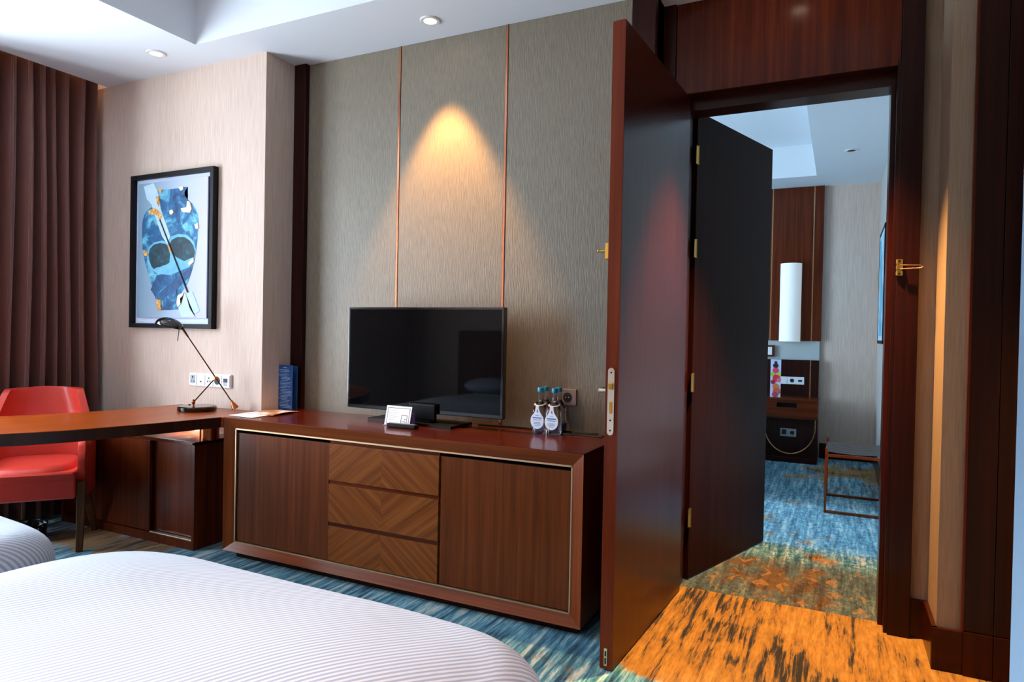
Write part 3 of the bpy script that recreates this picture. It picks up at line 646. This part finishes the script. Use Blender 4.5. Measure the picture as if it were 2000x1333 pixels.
obj('pivot_knob', MB().cyl(cr+Vector((.0, -.012, 0)), cr+Vector((0, .012, 0)), .010, n=14), 'copper', ua, smooth=True)
obj('counterweight', MB().cyl(cw0, cw1, .006, .021, n=24).sph(cw0, .007), 'copper', lm, smooth=True)
# half-shell shade, elongated, open underneath
def shade():
    t = MB(); ax = (Vector((-3.51, 2.558, 1.246))-Vector((-3.391, 2.616, 1.214))); L = ax.length*.56; ax.normalize(); c = (Vector((-3.51, 2.558, 1.246))+Vector((-3.391, 2.616, 1.214)))/2
    side = ax.cross(Vector((0, 0, 1))).normalized(); up = side.cross(ax).normalized()
    def f(u, v):
        th = math.pi*u; ph = math.pi*v
        x = math.cos(ph); r = math.sin(ph)**.8 if 0 < v < 1 else 0
        return c+ax*(x*L)+side*(math.cos(th)*r*.056)+up*(math.sin(th)*r*.050)
    t.grid(20, 24, f); return t
sh = obj('lamp_shade', shade(), 'black', lm, smooth=True, angle=180); sm = sh.modifiers.new('s', 'SOLIDIFY'); sm.thickness = .002
obj('shade_pin', MB().cyl((-3.399, 2.612, 1.215), (-3.406, 2.608, 1.149), .0024, n=8), 'blackm', lm)

# ------------------------------------------------------------------ armchair (local frame: front is -Y)
CHR = math.radians(50)
ch = empty('armchair', (-4.03, 2.20, 0), 'coral red leather barrel armchair with wooden legs, pulled up behind the curved desk', 'chair', rot=CHR)
b = MB().box(-.236, .236, -.285, .22, .295, .405, .02, 3); obj('seat_base', b, 'skin', ch, local=True, smooth=True)
def cush(u, v):
    th = 2*math.pi*u; r = min(1, v*1.0)
    sx = abs(math.cos(th))**.55*(1 if math.cos(th) > 0 else -1); sy = abs(math.sin(th))**.55*(1 if math.sin(th) > 0 else -1)
    return (sx*.236*r, -.03+sy*.256*r, .475-.05*max(0, r-.75)/.25*(max(0, r-.75)/.25)-.012*r*r)
b = MB().grid(64, 16, cush, True); b.lathe([(.001, .400), (.001, .401)], n=3)
obj('seat_cushion', b, 'skin', ch, local=True, smooth=True, angle=180)
obj('cushion_side', MB().box(-.236, .236, -.286, .215, .39, .44, .02, 3), 'skin', ch, local=True, smooth=True)
def shell(u, v):
    s = 2*u-1; t = abs(s); k = math.copysign(1, s)
    # plan curve: straight arms then a rounded back
    if t > .55: q = (t-.55)/.45; x = .278-.008*q; y = .04-q*.27
    else:
        q = t/.55; th = q*math.pi/2; x = .278*math.sin(th)**.72; y = .04+.225*math.cos(th)**.72 if q < 1 else .04
    e = min(1, max(0, (t-.36)/.16)); e = e*e*(3-2*e)
    top = .852*(1-e)+.595*e
    if t > .9: top -= .10*((t-.9)/.1)**2.2
    bot = .285+ (.13*((t-.9)/.1)**2 if t > .9 else 0)
    z = bot+(top-bot)*v
    if z > .56: x *= 1-.8*(z-.56)
    lean = .075*max(0, (z-.45)/.4)*max(0, 1-t/.55)
    flare = 1
    return (k*x*flare, y+lean, z)
so = obj('chair_back', MB().grid(90, 22, shell), 'skin', ch, local=True, smooth=True, angle=180)
md = so.modifiers.new('s', 'SOLIDIFY'); md.thickness = .035; md.offset = -1
md = so.modifiers.new('b', 'BEVEL'); md.width = .012; md.segments = 3; md.limit_method = 'ANGLE'; md.angle_limit = math.radians(50)
def legb(x0, y0, z0, x1, y1, z1, w0, w1):
    b = MB(); A = [b.bm.verts.new((x0+sx*w0, y0+sy*w0, z0)) for sx, sy in ((-1, -1), (1, -1), (1, 1), (-1, 1))]; B = [b.bm.verts.new((x1+sx*w1, y1+sy*w1, z1)) for sx, sy in ((-1, -1), (1, -1), (1, 1), (-1, 1))]
    b.bm.faces.new(A[::-1]); b.bm.faces.new(B)
    for k in range(4): b.bm.faces.new((A[k], A[(k+1) % 4], B[(k+1) % 4], B[k]))
    bmesh.ops.bevel(b.bm, geom=b.bm.edges[:], offset=.003, segments=1, affect='EDGES'); return b
for s in (-1, 1):
    obj('leg', legb(s*.252, -.25, 0, s*.262, -.255, .385, .016, .021), 'leg', ch, local=True)
    obj('leg', legb(s*.266, .165, 0, s*.225, .04, .34, .015, .024), 'leg', ch, local=True)
for a in (.24, -.264): obj('seat_rail', MB().box(a, a+.024, -.23, .12, .262, .30, .008), 'leg', ch, local=True)

# black patterned bin behind the bed
bn = empty('waste_bin', (-4.42, 2.1, 0), 'low black round bin with white marks, on the carpet under the coral chair', 'bin')
bn.location = (-4.12, 2.20, 0); BASE[bn.name] = Vector((-4.12, 2.20, 0))
def binmat():
    m, nt, b = new('black_white_marbling'); v = coords(nt, (1, 1, 1)); f = noise(nt, v, 22, 3, .5, 1.2)
    lk(nt, ramp(nt, f, [(.55, S(8, 8, 18)), (.6, S(210, 214, 226))]), b.inputs['Base Color']); b.inputs['Roughness'].default_value = .25; return m
obj('bin_body', MB().lathe([(.085, 0), (.098, .01), (.105, .09), (.102, .09), (.094, .012), (.001, .012)], (-4.12, 2.20, 0), 36, False), binmat(), bn, smooth=True)
obj('bin_rim', MB().tube([(-4.12+.1035*math.cos(a), 2.20+.1035*math.sin(a), .091) for a in [2*math.pi*k/36 for k in range(36)]], .004, 8, True), 'black', bn, smooth=True)

# ------------------------------------------------------------------ beds
def bed(name, x0, x1, y0, y1, zt, label, seed):
    r = empty(name, ((x0+x1)/2, (y0+y1)/2, 0), label, 'bed', 'twin beds with white striped duvets')
    cx, cy, hx, hy = (x0+x1)/2, (y0+y1)/2, (x1-x0)/2, (y1-y0)/2
    obj('bed_base', MB().box(x0+.08, x1-.08, y0+.02, y1-.1, .0, .22, .01), 'blackm', r)
    def f(u, v):
        # v 0..1: centre to rim over the top, then down the side
        th = 2*math.pi*u; c, s = math.cos(th), math.sin(th); p = .30
        ex, ey = math.copysign(abs(c)**p, c), math.copysign(abs(s)**p, s)
        if v < .72: q = v/.72; rr = q*(1-.11/hx); drop = 0
        else:
            q = (v-.72)/.28; a = min(1, q/.55)*math.pi/2
            rr = (1-.11/hx)+(.11/hx)*math.sin(a); drop = .11*(1-math.cos(a))
            if q > .55: drop = .11+(q-.55)/.45*(zt-.11-.16)
        X = cx+ex*(hx*rr); Y = cy+ey*(hy-(hx-hx*rr if rr > 1-.11/hx else hx*.11/hx) if rr >= 1-.11/hx else (hy-.11)*rr/(1-.11/hx))
        n = mnoise.noise(Vector((X*1.7+seed, Y*1.7, 0)))*.022+mnoise.noise(Vector((X*4+seed, Y*4, 3)))*.006
        z = zt-drop+n*(1 if drop < .12 else .3)
        if drop > .1:
            w_ = math.sin(th*46+3*math.sin(th*5))*.012*(drop-.1)/.3; X += ex*w_; Y += ey*w_
        z -= .035*(max(0, (v-.45)/.27) if v < .72 else 1)**2
        return (X, Y, z)
    obj('duvet', MB().grid(260, 70, f, True), 'duvet', r, smooth=True, angle=180)
    obj('pillow', MB().sph((cx-.32 if hx > .5 else cx, y0+.22, zt+.07), .3, (1.05, .62, .3), 28), 'duvet', r, smooth=True)
    obj('pillow', MB().sph((cx+.32, y0+.22, zt+.07), .3, (1.05, .62, .3), 28), 'duvet', r, smooth=True)
    return r
bed('bed', -2.07, -.46, -.72, 1.40, .605, 'bed with white striped duvet in the foreground, nearest the camera', 1.3)
bed('bed', -3.75, -2.22, -.72, 1.40, .590, 'bed with white duvet at the lower left corner, beyond the nearer bed', 8.1)
struct('wall_back', MB().box(-3.9, -.3, YB, YB+.05, .1, 1.25, .01), 'wz')

# ------------------------------------------------------------------ television
tv = empty('television', (-1.93, 2.91, .75), 'wide black flat-screen television standing on the wooden sideboard', 'television')
tx0, tx1, tz0, tz1, ty = -2.410, -1.460, .809, 1.355, 2.895
obj('tv_bezel', MB().box(tx0, tx1, ty, ty+.035, tz0, tz1, .004), 'black', tv)
obj('tv_screen', MB().box(tx0+.013, tx1-.013, ty-.001, ty+.004, tz0+.020, tz1-.012), 'screen', tv)
obj('tv_housing', MB().box(tx0+.12, tx1-.12, ty+.034, ty+.065, tz0+.04, tz1-.10, .012), 'blackm', tv)
st = [(-2.25, 2.87), (-1.70, 2.812), (-1.70, 3.025), (-2.25, 3.025)]
b = MB(); b.prism(st, lambda u, v: (u, v, .766), lambda u, v: (u, v, .7515)); obj('stand_base', b, 'blackm', tv)
obj('stand_neck', MB().box(-1.985, -1.83, 2.868, 2.892, .78, .86, .006).box(-1.96, -1.855, 2.87, 2.93, .765, .83, .004), 'blackm', tv)
cab = MB().tube(catmull([(-1.66, 3.02, .757), (-1.58, 3.03, .757), (-1.45, 3.04, .757), (-1.3, 3.035, .757), (-1.2, 3.045, .757), (-1.1, 3.03, .757), (-1.02, 3.04, .757)]), .005, 8)
tag(obj('power_cable', cab, 'blackm', base=(-1.4, 3.03, .75), smooth=True), 'thin black cable lying along the back of the sideboard top', 'cable')
tag(obj('serving_tray', MB().box(-1.235, -.985, 2.975, 3.045, .7515, .757, .002), 'black', base=(-1.1, 3.01, .75)), 'thin flat black tray at the right rear end of the sideboard', 'tray')

# remote control and its neighbours
rc = empty('remote_control', (-1.93, 2.735, .7515), 'black remote control lying in front of the white card on the sideboard', 'remote control')
obj('remote_body', MB().box(-2.015, -1.845, 2.715, 2.755, .7520, .772, .008, 3), 'blackm', rc, smooth=True)
b = MB()
for i in range(9):
    for j in range(2): b.box(-1.995+i*.016, -1.985+i*.016, 2.722+j*.013, 2.73+j*.013, .7715, .7735)
obj('remote_button', b, 'lightgrey', rc)
hc = empty('card_stand', (-1.98, 2.80, .7515), 'tilted white card with printed text and symbols, on the sideboard before the television', 'card')
tilt = Matrix.Translation((-1.985, 2.765, .756)) @ Matrix.Rotation(math.radians(-14), 4, 'X')
def tl(b): b.bm.transform(tilt); return b
obj('card_face', tl(MB().box(-.078, .074, 0, .003, 0, .098)), 'card', hc)
b = MB().box(-.068, .066, -.0006, .0004, .086, .0885).box(-.068, -.0655, -.0006, .0004, .005, .0885).box(.0635, .066, -.0006, .0004, .005, .0885)
b.box(.018, .0205, -.0006, .0004, .003, .052).box(.052, .0545, -.0006, .0004, .003, .052).box(.02, .053, -.0006, .0004, .052, .0545).box(.04, .045, -.0006, .0004, .03, .036)
for i in range(3):
    for j in range(2): b.box(.024+i*.009, .029+i*.009, -.0006, .0004, .008+j*.01, .013+j*.01)
obj('printed_symbol', tl(b), 'ink', hc)
b = MB()
for k, wdt in enumerate((.05, .06, .045, .058, .05, .036)): b.box(-.058, -.058+wdt, -.0006, .0004, .072-k*.009, .0735-k*.009)
obj('printed_text', tl(b), 'lightgrey', hc)
b = MB().box(-2.06, -1.905, 2.80, 2.806, .7515, .82).box(-2.065, -1.90, 2.757, 2.806, .7515, .756)
obj('card_back', b, plain('violet_card', S(120, 90, 150), .5), hc)

# blue tent card
tc_ = empty('tent_card', (-2.93, 2.965, .752), 'narrow blue printed card standing upright at the left end of the sideboard', 'card')
b = MB().box(-2.985, -2.873, 2.960, 2.963, .7525, 1.016); obj('card_front', b, 'tent', tc_)
b = MB().box(-2.975, -2.873, 3.0, 3.003, .7525, 1.01); obj('card_back', b, 'tent', tc_)
b = MB().box(-2.945, -2.918, 2.9588, 2.9602, .999, 1.004); random.seed(3)
for k in range(26):
    z = .985-k*.0088; a = random.uniform(.0, .02); wdt = random.uniform(.05, .092)
    b.box(-2.978+a, min(-2.978+a+wdt, -2.879), 2.9588, 2.9602, z, z+(.0024 if k % 6 else .004))
obj('printed_text', b, 'inkl', tc_)
# leaflets
def leaflet(name, P, z, mat, label, lift=None):
    b = MB(); n = 12
    def f(u, v):
        a = Vector(P[0]).lerp(Vector(P[1]), u); c = Vector(P[3]).lerp(Vector(P[2]), u); q = a.lerp(c, v)
        return (q.x, q.y, z+(lift(u, v) if lift else 0))
    b.grid(n, n, f); o = obj(name, b, mat, base=(P[0][0], P[0][1], z), smooth=True); tag(o, label, 'leaflet', 'leaflets on the sideboard corner')
    md = o.modifiers.new('s', 'SOLIDIFY'); md.thickness = .0012; md.offset = 1; return o
def leafmat():
    m, nt, b = new('printed_leaflet'); v = coords(nt, (1, 1, 1)); f = noise(nt, v, 9, 3)
    lk(nt, ramp(nt, f, [(.42, S(225, 228, 236)), (.5, S(200, 150, 110)), (.62, S(120, 70, 50))]), b.inputs['Base Color']); b.inputs['Roughness'].default_value = .35; return m
leaflet('leaflet', [(-2.975, 2.60), (-2.79, 2.585), (-2.80, 2.79), (-2.985, 2.80)], .7535, 'card', 'white glossy leaflet lying flat at the left front corner of the sideboard')
leaflet('leaflet', [(-2.95, 2.70), (-2.76, 2.70), (-2.77, 2.92), (-2.965, 2.91)], .7555, leafmat(), 'curled leaflet with a brown picture, lying beside the blue card', lambda u, v: .012*math.sin(math.pi*v)*(.3+u*.4))

# ------------------------------------------------------------------ water bottles
def bottle(x, y, label):
    z = .752; r = empty('water_bottle', (x, y, z), label, 'bottle', 'small water bottles on the sideboard')
    w2 = .030
    def f(u, v):
        prof = [(0, w2*.96, 0), (.004, w2, 0), (.118, w2, 0), (.138, w2*.78, .4), (.158, .0135, 1), (.172, .0115, 1), (.200, .0115, 1)]
        i = v*(len(prof)-1); k = min(int(i), len(prof)-2); t = i-k
        h = prof[k][0]*(1-t)+prof[k+1][0]*t; rr = prof[k][1]*(1-t)+prof[k+1][1]*t; rd = prof[k][2]*(1-t)+prof[k+1][2]*t
        th = 2*math.pi*u; c, s = math.cos(th), math.sin(th); p = .38+(1-.38)*rd
        return (x+math.copysign(abs(c)**p, c)*rr, y+math.copysign(abs(s)**p, s)*rr, z+h)
    b = MB().grid(40, 31, f, True); bmesh.ops.holes_fill(b.bm, edges=[e for e in b.bm.edges if e.is_boundary])
    bo = obj('bottle_body', b, 'glass', r, smooth=True)
    obj('bottle_label', MB().box(x-.0305, x+.0305, y-.0305, y+.0305, z+.012, z+.045, .004), 'label', bo) if 'rear' in label else None
    obj('bottle_cap', MB().lathe([(.0145, .198), (.0150, .2), (.0150, .216), (.0138, .219), (.001, .2192)], (x, y, z), 24), 'cap', r, smooth=True)
    return r
BX = [(-1.300, 2.968), (-1.222, 2.968)]
tags = []
bottle(-1.291, 2.965, 'front left small water bottle with turquoise cap and round white neck tag')
bottle(-1.217, 2.965, 'front right small water bottle with turquoise cap and round white neck tag')
bottle(-1.294, 3.038, 'rear left small water bottle with turquoise cap, half hidden by the front left one')
bottle(-1.224, 3.038, 'rear right small water bottle with turquoise cap, just left of the wall socket')
def neck_tag(x, y, label):
    r = empty('neck_tag', (x, y-.035, .76), label, 'tag', 'white tags on the bottle necks'); y0 = y-.036
    P = [(-.008, .135), (-.006, .118), (-.012, .108)]
    for k in range(21):
        a = math.radians(125)+math.radians(290)*k/20; P.append((.0345*math.cos(a), .062+.0345*math.sin(a)*1.12))
    P += [(.012, .108), (.006, .118), (.008, .135)]
    zb = .752
    b = MB().prism(P, lambda u, v: (x+u, y0+.06*(v-.06)*.25, zb+v), lambda u, v: (x+u, y0+.0012+.06*(v-.06)*.25, zb+v)); bmesh.ops.triangulate(b.bm, faces=[f for f in b.bm.faces if len(f.verts) > 4])
    tf = obj('tag_face', b, 'card', r)
    b = MB()
    for k in range(40):
        a0 = 2*math.pi*k/40; a1_ = 2*math.pi*(k+1)/40
        def q(a, rx, z): return (x+rx*math.cos(a), y-.003+rx*1.05*math.sin(a), zb+z-.006*math.sin(a)*-1)
        b.poly([q(a0, .0165, .141), q(a1_, .0165, .141), q(a1_, .028, .139), q(a0, .028, .139)])
    ro = obj('tag_ring', b, 'card', r); md = ro.modifiers.new('s', 'SOLIDIFY'); md.thickness = .0012
    b = MB(); yy = y0-.0010
    for k, (w_, z_, h_) in enumerate(((.018, .088, .002), (.046, .074, .005), (.040, .066, .002), (.030, .052, .002), (.036, .046, .002), (.024, .038, .002))): b.box(x-w_/2, x+w_/2, yy-.0008, yy+.001, zb+z_, zb+z_+h_)
    b.prism([(0, .115), (.003, .108), (0, .1), (-.003, .108)], lambda u, v: (x+u, yy-.0006, zb+v), lambda u, v: (x+u, yy+.001, zb+v))
    obj('printed_text', b, 'inkb', r)
neck_tag(-1.291, 2.965, 'round white printed tag hanging from the neck of the front left bottle')
neck_tag(-1.217, 2.965, 'round white printed tag hanging from the neck of the front right bottle')

# ------------------------------------------------------------------ room beyond
YW = 7.629
hb = empty('headboard_panel', (-.9, 7.6, .6), 'tall dark wooden panelling with brass strips on the far wall beyond the doorway', 'wall panel')
obj('upper_panel', MB().box(-2.9, -.675, 7.6, YW, 1.21, H, .002).box(-.665, -.274, 7.6, YW, 1.21, H, .002).box(-.264, -.177, 7.6, YW, 1.21, H, .002), 'wz', hb)
obj('brass_strip', MB().box(-.675, -.665, 7.598, YW, 1.21, H).box(-.274, -.264, 7.598, YW, 1.21, H).box(-.274, -.264, 7.578, YW, .62, 1.01), 'brass', hb)
obj('band_panel', MB().box(-2.9, -.19, 7.62, YW, 1.01, 1.21), 'greyband', hb)
obj('lower_panel', MB().box(-2.9, -.274, 7.58, YW, .2, 1.01, .002).box(-.264, -.189, 7.58, YW, .2, 1.01, .002), 'vz', hb)
sc = empty('wall_sconce', (-.477, 7.6, 1.2), 'tall white half-round wall lamp on the dark wooden panel in the next room', 'lamp')
b = MB()
def scf(u, v):
    a = math.pi*u; return (-.477-.104*math.cos(a), 7.6-.095*math.sin(a)-.004, 1.2+v*.815)
b.grid(32, 2, scf); P0 = [scf(i/31, 0) for i in range(32)]; P1 = [scf(i/31, 1) for i in range(32)]; b.poly(P0); b.poly(P1)
obj('sconce_shade', b, 'sconce', sc, smooth=True)
obj('mounting_plate', MB().box(-.56, -.395, 7.594, 7.6, 1.22, 1.99), 'brass', sc)
ns = empty('nightstand', (-.47, 7.38, 0), 'dark wooden nightstand with a brass half-ring, against the far wall of the next room', 'nightstand')
obj('drawer_box', MB().box(-.80, -.180, 7.19, 7.57, .435, .455, .001).box(-.80, -.180, 7.19, 7.57, .615, .638, .001).box(-.80, -.555, 7.19, 7.57, .455, .615).box(-.372, -.180, 7.19, 7.57, .455, .615).box(-.555, -.372, 7.19, 7.57, .455, .545).box(-.555, -.372, 7.3, 7.57, .545, .615).box(-.555, -.372, 7.19, 7.57, .592, .615), 'wx', ns)
obj('slot_lining', MB().box(-.554, -.373, 7.22, 7.3, .545, .5455).box(-.554, -.373, 7.29, 7.2995, .545, .592), 'dark', ns)
obj('back_board', MB().box(-.80, -.18, 7.25, 7.57, .045, .435), 'vz', ns)
obj('base', MB().box(-.80, -.178, 7.19, 7.57, 0, .045, .001), 'vz', ns)
arc = [(-.435+.235*math.cos(a), 7.215, .36+.0-.275*math.sin(a)) for a in [math.pi*k/40 for k in range(41)]]
obj('brass_half_ring', MB().tube([(-.20, 7.215, .435)]+arc+[(-.67, 7.215, .435)], .006, 8), 'brass', ns, smooth=True)
def socket2(x0, x1, z0, z1, y, label, n, mt='plastic'):
    r, wd = plate('wall_socket', x0, x1, z0, z1, y, n, label, mt)
    for k in range(n):
        cx = x0+wd*(k+.5); cz = (z0+z1)/2
        if k == 0 and n == 3: obj('switch_rocker', MB().box(cx-.03, cx+.03, y-.015, y-.012, cz-.03, cz+.03), mt, r)
        elif k == n-1 and n == 3: obj('socket_hole', MB().box(cx-.018, cx+.018, y-.0145, y-.011, cz-.01, cz+.01), 'dark', r)
        elif k == 0: obj('socket_hole', MB().box(cx-.022, cx+.02, y-.0145, y-.011, cz-.02, cz+.028), 'dark', r)
        else: obj('socket_hole', MB().cyl((cx, y-.0115, cz), (cx, y-.0145, cz), .02), 'dark', r)
socket2(-.560, -.325, .755, .832, 7.58, 'white three-gang socket on the dark panel above the nightstand', 3)
socket2(-.520, -.372, .252, .330, 7.25, 'small grey double socket low on the nightstand inside the brass half-ring', 2, 'lightgrey')
bx = empty('wooden_box', (-.66, 7.6, 1.035), 'small brown wooden switch frame on the grey band beside the headboard', 'frame')
obj('frame', MB().box(-.72, -.622, 7.585, 7.62, 1.035, 1.157, .003), 'wz', bx); obj('frame_insert', MB().box(-.70, -.645, 7.582, 7.586, 1.055, 1.137), 'plastic', bx)
br = empty('flower_card', (-.57, 7.25, .64), 'upright door-hanger card with red and pink flowers, standing on the nightstand', 'card')
obj('card_face', MB().box(-.625, -.527, 7.245, 7.249, .6385, 1.018), plain('pale_lilac_card', S(196, 200, 226), .5), br)
obj('hanger_cutout', MB().cyl((-.577, 7.2455, .955), (-.577, 7.243, .955), .026, n=24).box(-.589, -.565, 7.243, 7.2455, .965, 1.0), 'dark', br)
for i, (cx, cz, r_, col) in enumerate(((-.577, .905, .03, (226, 50, 90)), (-.605, .87, .022, (150, 190, 60)), (-.55, .865, .024, (170, 200, 80)), (-.57, .83, .036, (220, 36, 60)), (-.545, .81, .022, (240, 100, 120)), (-.60, .79, .022, (150, 20, 50)), (-.575, .745, .03, (214, 110, 50)), (-.565, .70, .036, (200, 90, 60)), (-.58, .665, .028, (170, 60, 90)))):
    obj('flower_print', MB().cyl((cx, 7.2455, cz), (cx, 7.2425-i*.0002, cz), r_, n=14), plain('flower_%d' % i, S(*col), .5), br)

lr = empty('luggage_rack', (.1, 5.54, 0), 'copper framed luggage rack with black straps, by the right wall of the next room', 'luggage rack')
xa, xb, ya, yb_, zt = -.07, .30, 5.25, 5.83, .43
t_ = .008
for y in (ya, yb_):
    b = MB().box(xa-t_, xa+t_, y-t_, y+t_, 0.0, zt+.03, .002).box(xb-t_, xb+t_, y-t_, y+t_, 0.0, zt+.03, .002).box(xa, xb, y-t_, y+t_, 0.0, .02, .002)
    obj('end_frame', b, 'copper', lr)
obj('side_rail', MB().box(xa-t_, xa+t_, ya, yb_, zt-.02, zt, .002), 'copper', lr); obj('side_rail', MB().box(xb-t_, xb+t_, ya, yb_, zt-.02, zt, .002), 'copper', lr)
obj('cross_rail', MB().box(xa, xb, ya-t_, ya+t_, zt-.03, zt-.01, .002), 'copper', lr); obj('cross_rail', MB().box(xa, xb, yb_-t_, yb_+t_, zt-.03, zt-.01, .002), 'copper', lr)
for k in range(6):
    y = ya+.07+k*.088
    def sf(u, v, y=y): return (xa+(xb-xa)*u, y-.04+.08*v, zt+.004-.012*math.sin(math.pi*u))
    o = obj('strap', MB().grid(14, 2, sf), 'strap', lr); md = o.modifiers.new('s', 'SOLIDIFY'); md.thickness = .003
# bed of the room beyond (hidden by the door leaf, it shades the far floor)
b3 = empty('bed', (-1.75, 6.5, 0), 'bed in the next room, hidden behind the half-open door leaf', 'bed')
obj('bed_base', MB().box(-2.6, -.95, 5.5, 7.55, 0, .3, .02), 'blackm', b3); obj('duvet', MB().box(-2.65, -.9, 5.45, 7.5, .28, .58, .06, 4), 'duvet', b3, smooth=True)
